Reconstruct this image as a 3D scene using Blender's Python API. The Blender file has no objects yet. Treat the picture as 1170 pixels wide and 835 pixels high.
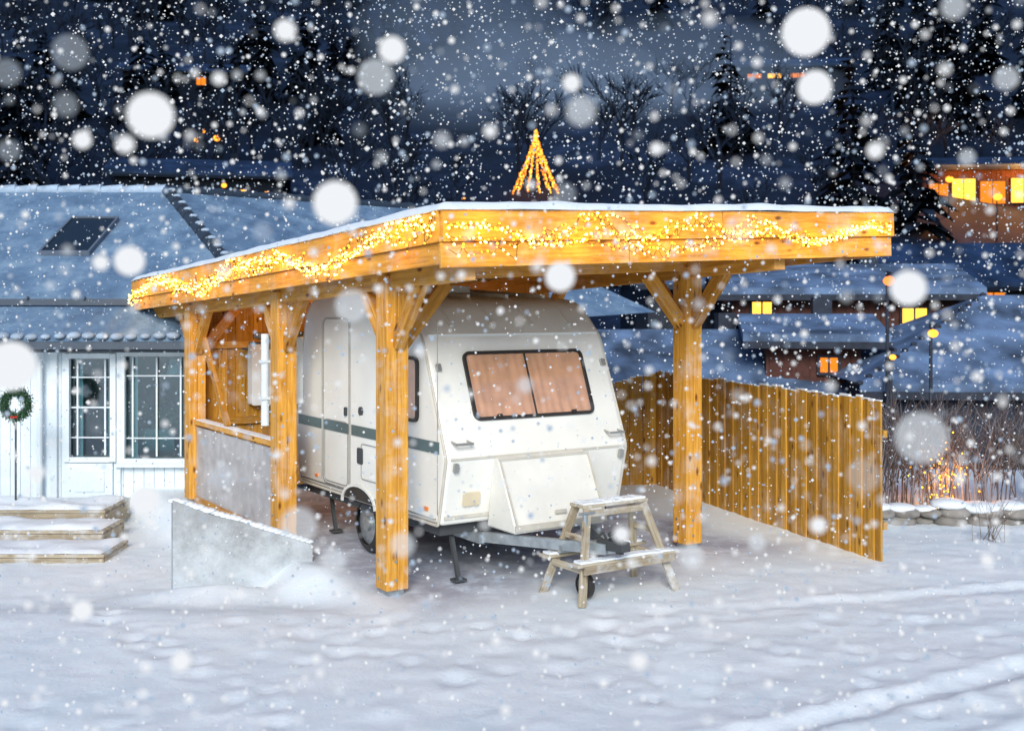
import bpy, bmesh, math, random
import numpy as np
from mathutils import Vector, Matrix, noise
random.seed(7); rng=np.random.default_rng(7)
sc=bpy.context.scene
try:
    sc.view_settings.view_transform='Standard'; sc.view_settings.look='None'; sc.view_settings.exposure=0
except Exception: pass
H=2.5; F=1280.0
def px(x,y_,Y):   # world point for a sight line at depth Y (used only to survey positions)
    return Vector(((x-585)/F*Y, Y, H-(y_-350)/F*Y))
U=Vector((.835,.548,0)).normalized(); V=Vector((-U.y,U.x,0)); ANG=math.atan2(U.y,U.x)
P0=Vector((-1.045,9.76,0))

# ---------------------------------------------------------------- materials
def nodes(name):
    m=bpy.data.materials.new(name); m.use_nodes=True
    nt=m.node_tree; b=nt.nodes['Principled BSDF']; return m,nt,b
def N(nt,t,**kw):
    n=nt.nodes.new(t)
    for k,v in kw.items():
        if k in n.inputs: n.inputs[k].default_value=v
        else: setattr(n,k,v)
    return n
def ramp(nt,fac,stops):
    r=nt.nodes.new('ShaderNodeValToRGB'); e=r.color_ramp.elements
    while len(e)<len(stops): e.new(.5)
    for i,(p,c) in enumerate(stops): e[i].position=p; e[i].color=(*c,1)
    nt.links.new(fac,r.inputs[0]); return r
def mixc(nt,fac,a,b,mode='MIX'):
    m=nt.nodes.new('ShaderNodeMix'); m.data_type='RGBA'; m.blend_type=mode
    for i,v in ((0,fac),(6,a),(7,b)):
        if hasattr(v,'is_output'): nt.links.new(v,m.inputs[i])
        else: m.inputs[i].default_value=v if i==0 else (*v,1)
    return m.outputs[2]
def bump(nt,b,h,s=.3,d=.02):
    n=N(nt,'ShaderNodeBump',Strength=s,Distance=d); nt.links.new(h,n.inputs['Height']); nt.links.new(n.outputs[0],b.inputs['Normal'])
def plain(name,c,rough=.6,metal=0,var=.12,scale=6,bmp=.08,spec=.4):
    m,nt,b=nodes(name); tc=N(nt,'ShaderNodeTexCoord')
    n=N(nt,'ShaderNodeTexNoise',Scale=scale,Detail=6.0); nt.links.new(tc.outputs['Object'],n.inputs['Vector'])
    r=ramp(nt,n.outputs[0],[(.3,tuple(x*(1-var) for x in c)),(.7,tuple(min(1,x*(1+var*.6)) for x in c))])
    nt.links.new(r.outputs[0],b.inputs['Base Color'])
    b.inputs['Roughness'].default_value=rough; b.inputs['Metallic'].default_value=metal
    b.inputs['Specular IOR Level'].default_value=spec
    if bmp: bump(nt,b,n.outputs[0],bmp,.02)
    return m
def wood(name,dark,light,knot,frost=0.0):
    m,nt,b=nodes(name); tc=N(nt,'ShaderNodeTexCoord')
    mp=N(nt,'ShaderNodeMapping'); mp.inputs['Scale'].default_value=(1.4,18,1); nt.links.new(tc.outputs['UV'],mp.inputs[0])
    n=N(nt,'ShaderNodeTexNoise',Scale=1.5,Detail=9.0,Roughness=.65,Distortion=.5); nt.links.new(mp.outputs[0],n.inputs['Vector'])
    r=ramp(nt,n.outputs[0],[(.30,dark),(.66,light)])
    mp2=N(nt,'ShaderNodeMapping'); mp2.inputs['Scale'].default_value=(3.4,8,1); nt.links.new(tc.outputs['UV'],mp2.inputs[0])
    v=N(nt,'ShaderNodeTexVoronoi',Scale=1.0); nt.links.new(mp2.outputs[0],v.inputs['Vector'])
    kr=ramp(nt,v.outputs['Distance'],[(.08,(1,1,1)),(.20,(0,0,0))])
    c=mixc(nt,kr.outputs[0],r.outputs[0],knot)
    at=N(nt,'ShaderNodeAttribute',attribute_name='rnd')
    rr=ramp(nt,at.outputs['Fac'],[(0,(.64,.60,.56)),(1,(1.0,1.0,1.0))])
    c=mixc(nt,1.0,c,rr.outputs[0],'MULTIPLY')
    if frost:
        n2=N(nt,'ShaderNodeTexNoise',Scale=3.0,Detail=8.0,Roughness=.7); nt.links.new(tc.outputs['Object'],n2.inputs['Vector'])
        fr=ramp(nt,n2.outputs[0],[(.50,(0,0,0)),(.78,(frost,)*3)])
        c=mixc(nt,fr.outputs[0],c,(.72,.76,.82))
    nt.links.new(c,b.inputs['Base Color']); b.inputs['Roughness'].default_value=.55
    b.inputs['Specular IOR Level'].default_value=.25
    bump(nt,b,n.outputs[0],.4,.01); return m
def emis(name,c,s):
    m=bpy.data.materials.new(name); m.use_nodes=True; nt=m.node_tree; nt.nodes.clear()
    e=N(nt,'ShaderNodeEmission',Strength=s); e.inputs[0].default_value=(*c,1)
    o=N(nt,'ShaderNodeOutputMaterial'); nt.links.new(e.outputs[0],o.inputs[0])
    try: m.cycles.emission_sampling='NONE'
    except Exception: pass
    return m
def glow_flake(name,a,c=(.93,.96,1)):
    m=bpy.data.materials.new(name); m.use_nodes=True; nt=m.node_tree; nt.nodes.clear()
    e=N(nt,'ShaderNodeEmission',Strength=.95); e.inputs[0].default_value=(*c,1)  # flakes emit their own brightness, standing in for flash light on them
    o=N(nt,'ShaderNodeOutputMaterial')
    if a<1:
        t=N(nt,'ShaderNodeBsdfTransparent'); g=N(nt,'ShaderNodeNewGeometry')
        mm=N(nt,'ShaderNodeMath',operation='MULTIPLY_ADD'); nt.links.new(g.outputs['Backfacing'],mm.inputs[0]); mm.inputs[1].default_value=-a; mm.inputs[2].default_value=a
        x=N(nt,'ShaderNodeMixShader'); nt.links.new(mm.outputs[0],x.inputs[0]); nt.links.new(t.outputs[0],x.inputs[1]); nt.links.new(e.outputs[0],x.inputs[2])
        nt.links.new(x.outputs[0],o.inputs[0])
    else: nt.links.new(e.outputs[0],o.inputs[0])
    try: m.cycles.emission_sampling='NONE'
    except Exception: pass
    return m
def glassm(name,tint=(1,1,1),gl=.05):
    m=bpy.data.materials.new(name); m.use_nodes=True; nt=m.node_tree; nt.nodes.clear()
    t=N(nt,'ShaderNodeBsdfTransparent'); t.inputs[0].default_value=(*tint,1)
    g=N(nt,'ShaderNodeBsdfGlossy',Roughness=.08)
    x=N(nt,'ShaderNodeMixShader',Fac=gl); nt.links.new(t.outputs[0],x.inputs[1]); nt.links.new(g.outputs[0],x.inputs[2])
    o=N(nt,'ShaderNodeOutputMaterial'); nt.links.new(x.outputs[0],o.inputs[0]); return m

M_wood=wood('golden_timber',(.48,.19,.018),(.83,.43,.07),(.18,.06,.01),.38)
M_fence=wood('fence_timber',(.42,.19,.02),(.74,.41,.065),(.22,.09,.015),.4)
M_oldwood=wood('weathered_timber',(.34,.28,.19),(.60,.53,.40),(.2,.13,.07),.9)
M_snowcap=plain('snow_cap',(.82,.88,.94),.7,var=.05,scale=8,bmp=.4)
M_white=plain('caravan_shell',(.80,.79,.73),.32,var=.09,scale=1.6,bmp=.015,spec=.5)
M_whiteb=plain('caravan_box_shell',(.76,.75,.69),.38,var=.09,scale=3,bmp=.015)
M_trim=plain('aluminium_trim',(.42,.42,.40),.35,metal=.6,var=.1)
M_black=plain('black_rubber',(.03,.027,.025),.5,bmp=0)
M_dark=plain('underbody',(.06,.065,.07),.8)
M_stripe=plain('green_stripe',(.075,.125,.13),.35,bmp=0)
M_curtain=plain('curtain_cloth',(.68,.38,.23),.9,var=.16,scale=7)
M_galv=plain('galvanised_steel',(.42,.46,.48),.4,metal=.7,var=.25,scale=14)
M_beige=plain('beige_plate',(.68,.58,.40),.5)
M_orange=plain('orange_marker',(.8,.22,.02),.3)
M_red=plain('red_marker',(.6,.04,.03),.3)
M_paint=plain('white_paint',(.70,.78,.83),.5,var=.14,scale=2)
M_glass=glassm('window_glass',(1,1,1),.07); M_glass2=glassm('house_glass',(.62,.80,.82),.16)
M_panel=plain('polycarbonate_panel',(.46,.43,.42),.45,var=.3,scale=4)
M_int=plain('house_interior',(.16,.25,.26),.9)
M_green=plain('fir_green',(.03,.09,.04),.8,var=.5,scale=30)
M_bulb=emis('bulb_glow',(1,.64,.14),11); M_bulb2=emis('bulb_glow_deep',(1,.40,.03),4.5)
M_lit=emis('lit_window',(1,.46,.05),3); M_lit2=emis('lit_window_dim',(1,.26,.02),1.3)

# ---------------------------------------------------------------- mesh builder
class MB:
    def __init__(s): s.v=[];s.f=[];s.m=[];s.r=[];s.uv=[]
    def add(s,vs,fs,mi=0,r=None,uvs=None):
        o=len(s.v); s.v+= [tuple(p) for p in vs]; r=random.random() if r is None else r
        for i,f in enumerate(fs):
            s.f.append([o+k for k in f]); s.m.append(mi); s.r.append(r)
            if uvs: s.uv+= uvs[i]
            else: s.uv+= [(vs[k][0]+vs[k][1],vs[k][2]) for k in f]
    def beam(s,a,b,w,h,mi=0,up=(0,0,1),r=None,w2=None,h2=None):
        a=Vector(a);b=Vector(b);d=(b-a);L=d.length;d.normalize();up=Vector(up)
        if abs(d.dot(up))>.95: up=Vector((0,1,0))
        sd=d.cross(up).normalized(); u2=sd.cross(d).normalized(); w2=w if w2 is None else w2; h2=h if h2 is None else h2
        vs=[];loc=[]
        for (p,ww,hh,l) in ((a,w,h,0),(b,w2,h2,L)):
            for x,y in((-1,-1),(1,-1),(1,1),(-1,1)):
                vs.append(p+sd*x*ww/2+u2*y*hh/2); loc.append((l,x*ww/2,y*hh/2))
        fs=[(3,2,1,0),(4,5,6,7),(0,1,5,4),(1,2,6,5),(2,3,7,6),(3,0,4,7)]
        ou,ov=random.random()*20,random.random()*20
        uvs=[]
        for i,f in enumerate(fs):
            if i<2: uvs.append([(loc[k][1]+ou,loc[k][2]+ov) for k in f])
            else: uvs.append([(loc[k][0]+ou,loc[k][1]+loc[k][2]+ov) for k in f])
        s.add(vs,fs,mi,r,uvs)
    def box(s,c,sz,mi=0,r=None):   # long axis picked for the grain
        c=Vector(c); ax=max(range(3),key=lambda i:sz[i]); d=Vector((0,0,0)); d[ax]=sz[ax]/2
        if ax==2: s.beam(c-d,c+d,sz[0],sz[1],mi,(0,1,0),r)
        elif ax==0: s.beam(c-d,c+d,sz[1],sz[2],mi,(0,0,1),r)
        else: s.beam(c-d,c+d,sz[0],sz[2],mi,(0,0,1),r)
    def cyl(s,a,b,r1,r2=None,n=12,mi=0,r=None):
        r2=r1 if r2 is None else r2; a=Vector(a);b=Vector(b);d=(b-a).normalized()
        t=Vector((0,0,1)) if abs(d.z)<.9 else Vector((1,0,0)); x=d.cross(t).normalized(); y=d.cross(x)
        vs=[p+(x*math.cos(2*math.pi*i/n)+y*math.sin(2*math.pi*i/n))*rr for p,rr in((a,r1),(b,r2)) for i in range(n)]
        fs=[(i,(i+1)%n,n+(i+1)%n,n+i) for i in range(n)]+[tuple(range(n))[::-1],tuple(range(n,2*n))]
        s.add(vs,fs,mi,r)
    def plate(s,o,ex,ey,w,h,rad,th,mi=0,inner=None,seg=5):
        """rounded rectangle prism, centred at o, in plane ex/ey; inner=width of ring"""
        o=Vector(o);ex=Vector(ex).normalized();ey=Vector(ey).normalized();n=ex.cross(ey)
        def loop(w,h,rad):
            pts=[]
            for cx,cy,a0 in((1,1,0),(-1,1,90),(-1,-1,180),(1,-1,270)):
                for k in range(seg+1):
                    a=math.radians(a0+90*k/seg); pts.append((cx*(w/2-rad)+rad*math.cos(a),cy*(h/2-rad)+rad*math.sin(a)))
            return pts
        A=loop(w,h,rad);k=len(A)
        P=lambda L,z:[o+ex*x+ey*y+n*z for x,y in L]
        if inner is None:
            vs=P(A,0)+P(A,th); fs=[(i,(i+1)%k,k+(i+1)%k,k+i) for i in range(k)]+[tuple(range(k,2*k)),tuple(range(k))[::-1]]
        else:
            B=loop(w-2*inner,h-2*inner,max(.005,rad-inner))
            vs=P(A,0)+P(A,th)+P(B,th)+P(B,0)
            fs=[]
            for i in range(k):
                j=(i+1)%k
                fs+=[(i,j,k+j,k+i),(k+i,k+j,2*k+j,2*k+i),(2*k+i,2*k+j,3*k+j,3*k+i)]
        s.add(vs,fs,mi)
    def ball(s,c,r,mi=0,n=1,sq=1):
        vs,fs=ICO[n]; s.add([(c[0]+p[0]*r,c[1]+p[1]*r,c[2]+p[2]*r*sq) for p in vs],fs,mi)
    def obj(s,name,mats,parent=None,smooth=None,bevel=None):
        me=bpy.data.meshes.new(name); me.from_pydata(s.v,[],s.f)
        for m in mats: me.materials.append(m)
        me.polygons.foreach_set('material_index',s.m)
        at=me.attributes.new('rnd','FLOAT','FACE'); at.data.foreach_set('value',s.r)
        uv=me.uv_layers.new(name='UVMap'); uv.data.foreach_set('uv',[c for p in s.uv for c in p])
        me.update()
        ob=bpy.data.objects.new(name,me); sc.collection.objects.link(ob)
        if parent: ob.parent=parent
        if smooth: 
            me.polygons.foreach_set('use_smooth',[True]*len(me.polygons)); me.set_sharp_from_angle(angle=math.radians(smooth))
        if bevel:
            bv=ob.modifiers.new('b','BEVEL'); bv.width=bevel; bv.segments=2; bv.limit_method='ANGLE'; bv.angle_limit=math.radians(50)
        return ob
ICO={}
for n in(1,2,3):
    bm=bmesh.new(); bmesh.ops.create_icosphere(bm,subdivisions=n,radius=1); ICO[n]=([tuple(v.co) for v in bm.verts],[tuple(v.index for v in f.verts) for f in bm.faces]); bm.free()
def empty(name,loc=(0,0,0),rz=0):
    e=bpy.data.objects.new(name,None); e.location=loc; e.rotation_euler=(0,0,rz); e.empty_display_size=.3; sc.collection.objects.link(e); return e
def sstep(a,b,x):
    t=max(0,min(1,(x-a)/(b-a))); return t*t*(3-2*t)

# ---------------------------------------------------------------- ground
def fbm(x,y,s): return noise.noise(Vector((x*s,y*s,3.1)))
def st_(x,y): return (x-P0.x)*U.x+(y-P0.y)*U.y,(x-P0.x)*V.x+(y-P0.y)*V.y
def gz(x,y):
    s,t=st_(x,y)
    z=-.30*sstep(-.25,-.7,s)*sstep(9.0,10.6,y)
    z+=.20*math.exp(-((x+2.7)/1.0)**2-((y-10.3)/.4)**2)
    z-=1.7*sstep(16.8,24,y)
    z+=.37*max(0,y-34)
    if y>34: z+= 3.6*fbm(x,y,.03)*min(1,(y-34)/20)
    edge = sstep(-1.6,-.4,t)*sstep(-.7,-.2,s)*(1-sstep(4.2,5.2,s))
    a=(1-edge)*.9+.1
    if y<20:
        z+=a*(.035*fbm(x,y,.4)+.012*fbm(x+9,y*1.2,1.6)+.010*fbm(x,y+5,5)+.010*fbm(x,y,12))
        for (ox,oy,ang,w,dp) in((1.57,6.6,.515,.10,.032),(2.1,5.9,.515,.10,.032),(0.2,8.6,.30,.12,.009),(1.6,7.6,.42,.12,.008),(1.4,9.2,.25,.09,.012)):
            d=-(x-ox)*math.sin(ang)+(y-oy)*math.cos(ang)+.09*fbm(x,y,.6)+.02*fbm(x,y,4)
            if abs(d)<.6:
                al=(x-ox)*math.cos(ang)+(y-oy)*math.sin(ang)
                fade=sstep(-1.6,.6,al)
                z+=a*fade*(-dp*math.exp(-(d/w)**2)+dp*.5*math.exp(-((abs(d)-w*1.8)/(w*.6))**2)*(1+fbm(x,y,5))+ .6*dp*math.exp(-(d/w)**2)*noise.noise(Vector((al*7,d*9,0))))
    return z
def axis(a,b,st): return list(np.arange(a,b,st))
xs=[-260,-200,-150,-110,-80,-60,-45]+axis(-36,-14,2)+axis(-14,-7,.5)+axis(-7,7,.055)+axis(7,14,.4)+axis(14,36,2)+[45,60,80,110,150,200,260]
ys=[-60,-30,-15,-8,-4,-1,1,2.5]+axis(3.6,13,.055)+axis(13,18,.2)+axis(18,40,1.2)+axis(40,240,6)
foot=[]
for i in range(5):
    x0,y0,a=random.uniform(-3.5,3),random.uniform(6.3,9),random.uniform(-.5,3.5)
    for k in range(16):
        foot.append((x0+.36*k*math.cos(a)+(k%2)*.13*math.sin(a),y0+.36*k*math.sin(a)*.7-(k%2)*.13*math.cos(a),random.uniform(.06,.09)))
for i in range(60): foot.append((random.uniform(-3.5,4),random.uniform(6.3,9.6),random.uniform(.04,.12)))
Z=np.array([[gz(x,y) for x in xs] for y in ys]); X,Y=np.meshgrid(xs,ys)
PV=np.array([[ (lambda s,t: sstep(-.35,.15,s+.25*fbm(x,y,1.3))*(1-sstep(4.0,4.6,s+.3*fbm(x,y,1.1)))*sstep(-1.3,.1,t+.5*fbm(x,y,.9))*(1-sstep(6,6.6,t)))(*st_(x,y)) if 8<y<18 else 0 for x in xs] for y in ys])
for (fx,fy,fr) in foot:
    if fy>9.3 : continue
    d2=((X-fx)**2+((Y-fy)*.8)**2)/fr**2; Z-= .019*np.exp(-d2); Z+= .007*np.exp(-(np.sqrt(d2)-1.7)**2*4)
nx,ny=len(xs),len(ys)
co=np.stack([X.ravel(),Y.ravel(),Z.ravel()],1)
me=bpy.data.meshes.new('snowy_ground')
I=np.arange(nx*ny).reshape(ny,nx); fc=np.stack([I[:-1,:-1],I[:-1,1:],I[1:,1:],I[1:,:-1]],-1).reshape(-1,4)
me.from_pydata(co.tolist(),[],fc.tolist()); me.polygons.foreach_set('use_smooth',[True]*len(me.polygons))
at=me.attributes.new('pave','FLOAT','POINT'); at.data.foreach_set('value',PV.ravel().tolist())
g=bpy.data.objects.new('snowy_ground',me); sc.collection.objects.link(g)
m,nt,b=nodes('snow_ground')
geo=N(nt,'ShaderNodeNewGeometry'); sx=N(nt,'ShaderNodeSeparateXYZ'); nt.links.new(geo.outputs['Position'],sx.inputs[0])
n1=N(nt,'ShaderNodeTexNoise',Scale=1.3,Detail=9.0,Roughness=.62); nt.links.new(geo.outputs['Position'],n1.inputs['Vector'])
n2=N(nt,'ShaderNodeTexNoise',Scale=22.0,Detail=6.0,Roughness=.75); nt.links.new(geo.outputs['Position'],n2.inputs['Vector'])
sn=ramp(nt,n1.outputs[0],[(.3,(.76,.85,.91)),(.65,(.88,.93,.96))])
pa=N(nt,'ShaderNodeAttribute',attribute_name='pave')
n4=N(nt,'ShaderNodeTexNoise',Scale=3.2,Detail=10.0,Roughness=.7); nt.links.new(geo.outputs['Position'],n4.inputs['Vector'])
pv=ramp(nt,n4.outputs[0],[(.32,(.34,.34,.40)),(.5,(.48,.50,.57)),(.68,(.74,.80,.88))])
cn=mixc(nt,pa.outputs['Fac'],sn.outputs[0],pv.outputs[0])
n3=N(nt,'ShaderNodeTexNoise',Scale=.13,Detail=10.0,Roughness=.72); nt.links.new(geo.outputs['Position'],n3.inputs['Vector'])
hill=ramp(nt,n3.outputs[0],[(.40,(.008,.013,.028)),(.55,(.022,.034,.068)),(.68,(.085,.12,.21))])  # dusk falloff put into the colour: far snow darkened to navy
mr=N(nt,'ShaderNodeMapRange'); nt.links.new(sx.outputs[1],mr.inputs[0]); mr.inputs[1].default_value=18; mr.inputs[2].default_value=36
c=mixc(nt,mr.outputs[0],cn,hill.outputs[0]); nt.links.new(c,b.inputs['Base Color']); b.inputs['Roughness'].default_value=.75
add=N(nt,'ShaderNodeMath',operation='ADD'); nt.links.new(n1.outputs[0],add.inputs[0]); nt.links.new(n2.outputs[0],add.inputs[1]); bump(nt,b,add.outputs[0],.3,.035)
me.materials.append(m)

# ---------------------------------------------------------------- carport
cp=empty('wooden_carport',P0,ANG)
S0,S1,T0,T1=-.3,4.92,-1.4,7.35
top=lambda s,t:3.22+.042*(s-S0)-.0434*(t-T0)
w=MB()
POSTS=[(0,0),(0,2.5),(0,5.5),(3.43,0),(3.43,2.75),(3.43,5.5)]
for (s,t) in POSTS:
    zt=top(s,t)-.42
    w.box((s-.054,t,zt/2+.03),(.104,.21,zt-.04),r=.8); w.box((s+.054,t,zt/2+.03),(.104,.21,zt-.04),r=.95)
w.obj('posts',[M_wood],cp,bevel=.006)
w=MB()
for s in(0,3.43):
    w.beam((s,T0+.12,top(s,T0)-.42),(s,T1-.12,top(s,T1)-.42),.14,.22)
for t in(0,5.5):
    w.beam((S0+.12,t,top(S0,t)-.33),(S1-.12,t,top(S1,t)-.33),.12,.24)
for i in range(15):
    t=T0+.3+i*.58
    if abs(t)<.14 or abs(t-5.5)<.14: continue
    w.beam((S0+.06,t,top(S0,t)-.17),(S1-.06,t,top(S1,t)-.17),.06,.2)
w.obj('beams_and_joists',[M_wood],cp,bevel=.004)
w=MB(); bo=MB()
def brace(s,t,ds,dt,L=.47):
    zt=top(s,t)-.50
    a=Vector((s+ds*.09,t+dt*.09,zt-L-.03)); c=Vector((s+ds*(L+.07),t+dt*(L+.07),zt+.02+ (.042*ds-.0434*dt)*L))
    w.beam(a,c,.09,.13)
    sd=Vector((dt,ds,0))*.05
    for f in(.14,.24): q=a+(c-a)*f; bo.cyl(q-sd*1.0,q+sd*1.0,.012,n=8)
for (s,t) in POSTS:
    for ds,dt in((0,1),(0,-1)): brace(s,t,ds,dt)
    if t in(0,5.5): brace(s,t,(1 if s<1 else -1),0)
brace(3.43,0,1,0)
for (s,t) in POSTS:
    for z in(.14,.30): bo.cyl((s-.02,t-.115,z),(s-.02,t-.100,z),.013,n=8); bo.cyl((s-.117,t+.04,z),(s-.10,t+.04,z),.013,n=8)
    bo.box((s,t,.03),(.15,.15,.06))
w.obj('knee_braces',[M_wood],cp,bevel=.005)
bo.obj('bolts_and_post_feet',[M_galv],cp,smooth=40)
w=MB()
def skirt(a,b,zt,zb,th,cuts=()):
    (s0,t0),(s1,t1)=a,b; zc=(zt+zb)/2; fs_=[0]+list(cuts)+[1]
    for f0,f1 in zip(fs_[:-1],fs_[1:]):
        g=.0008; f0_=f0+(g if f0>0 else 0); f1_=f1-(g if f1<1 else 0)
        sa,ta=s0+(s1-s0)*f0_,t0+(t1-t0)*f0_; sb,tb=s0+(s1-s0)*f1_,t0+(t1-t0)*f1_
        w.beam((sa,ta,top(sa,ta)-zc),(sb,tb,top(sb,tb)-zc),th,abs(zb-zt),r=random.uniform(.65,1))
skirt((S0,T0),(S1,T0),0,.235,.035,(.55,)); skirt((S0,T0+.03),(S1,T0+.03),.239,.43,.03,(.35,))
skirt((S0,T0+.02),(S0,T1),0,.235,.035,(.36,.74)); skirt((S0+.03,T0+.05),(S0+.03,T1),.239,.40,.03,(.5,))
skirt((S1,T0+.02),(S1,T1),0,.235,.035); skirt((S1-.03,T0+.05),(S1-.03,T1),.239,.43,.03)
skirt((S0,T1),(S1,T1),0,.235,.035)
w.obj('fascia_boards',[M_wood],cp,bevel=.004)
w=MB(); s=S0+.03
while s<S1-.1:
    w.beam((s+.07,T0+.03,top(s,T0)-.045),(s+.07,T1-.03,top(s,T1)-.045),.135,.022,up=(0,0,1)); s+=.14
w.obj('roof_boarding',[M_wood],cp)
ns,ntt=90,130; vs=[];fs=[]
for j in range(ntt+1):
    for i in range(ns+1):
        s=S0-.035+(S1-S0+.07)*i/ns; t=T0-.035+(T1-T0+.07)*j/ntt
        e=min(i,ns-i,j*1.0,ntt-j); h=.085*(1-math.exp(-e*1.1))+.015*noise.noise(Vector((s*3,t*3,0)))*(e>0)+.02*noise.noise(Vector((s*.8,t*.8,5)))
        jit=.02*noise.noise(Vector((s*6,t*6,1))) if e==0 else 0
        vs.append((s+jit,t+jit,top(s,t)+.006+max(0,h)))
for j in range(ntt):
    for i in range(ns):
        a=j*(ns+1)+i; fs.append((a,a+1,a+ns+2,a+ns+1))
w=MB(); w.add(vs,fs); 
w.add([(S0-.035,T0-.035,top(S0,T0)+.004),(S1+.035,T0-.035,top(S1,T0)+.004),(S1+.035,T1,top(S1,T1)+.004),(S0-.035,T1,top(S0,T1)+.004)],[(3,2,1,0)])
w.obj('roof_snow',[M_snowcap],cp,smooth=60)
w=MB(); s=.1; i=0
while s<3.33:
    zt=top(s,5.6)-.45; wd=.118
    w.box((s+.06,5.62+(.012 if i%2 else 0),zt/2+.04),(wd,.022,zt-.08)); s+=.12; i+=1
w.box((1.7,5.58,1.0),(3.2,.045,.09)); w.box((1.7,5.58,2.0),(3.2,.045,.09))
w.obj('back_wall_boards',[M_fence],cp)
w=MB(); w.box((0,4.0,.5),(.03,2.78,.94)); w.obj('side_panel',[M_panel],cp)
w=MB(); w.box((0,4.0,1.03),(.1,2.78,.05)); w.box((0,4.0,.05),(.08,2.78,.08)); w.beam((.02,4.3,1.06),(.02,5.4,2.3),.05,.09); w.obj('side_rail',[M_wood],cp)
w=MB(); w.box((.02,4.0,1.062),(.11,2.7,.012)); w.obj('rail_snow',[M_snowcap],cp)
w=MB(); w.cyl((-.02,2.98,1.2),(-.02,2.98,2.2),.045); w.plate((1.0,5.57,1.6),(1,0,0),(0,0,1),.55,.8,.03,.16); w.plate((.20,2.78,1.8),(1,0,0),(0,0,1),.22,.72,.03,.06)
for z in(1.5,1.9): w.box((-.02,2.98,z),(.11,.11,.03))
w.obj('white_cabinet_and_pipe',[M_paint],cp,smooth=40)
# string lights
w=MB(); cab=[]
def garl(path,n,strands,zf,spread,r0=.006,r1=.013):
    for k in range(strands):
        ph=random.uniform(0,6.28); prev=None
        for i in range(n):
            f=(i+.5)/n; f2=min(.999,max(.001,f+random.gauss(0,.35)/n)); s,t=path(f2); cl=.55+.45*math.sin(f*n*.055+ph*2)
            z=top(s,t)-zf(f)+(.05*math.sin(f*n*.13+ph*3)+random.gauss(0,.028))*spread*cl+.035*math.sin(f*31+ph)
            z=min(z,top(s,t)-.02)
            out=random.uniform(.025,.05)
            p=(s-out if path is PL else s, t-out if path is not PL else t, z)
            w.ball(p,random.uniform(r0,r1),0 if random.random()<.6 else 1,1)
            if prev: cab.append((prev,p))
            prev=p
PL=lambda f:(S0-.02,T0+f*(T1-T0))
PF=lambda f:(S0+f*(S1-S0)*.985,T0-.02)
garl(PL,200,5,lambda f:.17+.09*math.cos(f*2*math.pi*2.5+2.6),1.7)
garl(PF,125,3,lambda f:.09+.16*abs(math.sin(f*math.pi*2.0)),1.2)
garl(PF,95,3,lambda f:.10+.18*abs(math.sin(f*math.pi*3.0+.5)),1.5)
w.obj('string_light_bulbs',[M_bulb,M_bulb2],cp)
w=MB()
for a,b2 in cab: w.cyl(a,b2,.003,n=3)
w.obj('string_light_cable',[plain('cable',(.06,.04,.02))],cp)
def plamp(loc,e,par,r=.05,c=(1,.42,.04)):
    l=bpy.data.lights.new('warm_point_light','POINT'); l.energy=e; l.color=c; l.shadow_soft_size=r
    o=bpy.data.objects.new('warm_point_light',l); o.location=loc; sc.collection.objects.link(o); o.parent=par
for i in range(7):
    f=(i+.5)/7; s,t=PL(f); plamp((s-.16,t,top(s,t)-.2-.08*math.cos(f*2*math.pi*2.5+2.6)),3.2,cp,.03)
for i in range(6):
    f=(.06,.24,.42,.6,.78,.96)[i]; s,t=PF(f); plamp((s,t-.16,top(s,t)-.12-.14*abs(math.sin(f*math.pi*2))),3.0,cp,.03)
plamp((1.2,4.6,2.35),16,cp,.1)  # added warm fill inside the carport, no bulb hangs here

# ---------------------------------------------------------------- caravan
cv=empty('caravan',P0+U*.415-V*.22,ANG)
WD=2.05
def rpoly(pts,rads,seg=6):
    out=[];n=len(pts)
    for i in range(n):
        p=Vector(pts[i]);a=Vector(pts[i-1]);c=Vector(pts[(i+1)%n]);r=rads[i]
        da=(a-p).normalized();dc=(c-p).normalized(); ang=da.angle(dc); d=min(r/math.tan(ang/2),(a-p).length*.48,(c-p).length*.48)
        p1=p+da*d;p2=p+dc*d
        for k in range(seg+1):
            f=k/seg; out.append(tuple((1-f)**2*p1+2*f*(1-f)*p+f*f*p2))
    return out
prof=[(.14,.55),(0,1.15),(.42,2.22),(.78,2.56),(2.6,2.68),(3.12,2.5),(3.42,1.2),(3.3,.55)]
pr=rpoly(prof,[.04,.10,.35,.5,.6,.4,.15,.05])
bm=bmesh.new()
A=[bm.verts.new((0,y,z)) for y,z in pr]; B=[bm.verts.new((WD,y,z)) for y,z in pr]; n=len(A)
f0=bm.faces.new(A); f1=bm.faces.new(B[::-1])
for i in range(n): bm.faces.new((A[i],B[i],B[(i+1)%n],A[(i+1)%n]))
bmesh.ops.recalc_face_normals(bm,faces=bm.faces)
es=[e for e in bm.edges if (f0 in e.link_faces or f1 in e.link_faces)]
bmesh.ops.bevel(bm,geom=es,offset=.065,segments=5,profile=.5,affect='EDGES')
me=bpy.data.meshes.new('body'); bm.to_mesh(me); bm.free()
for p in me.polygons: p.use_smooth=True
me.set_sharp_from_angle(angle=math.radians(35)); me.materials.append(M_white)
body=bpy.data.objects.new('body',me); sc.collection.objects.link(body); body.parent=cv
w=MB(); pp=[p for p in pr]
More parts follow.
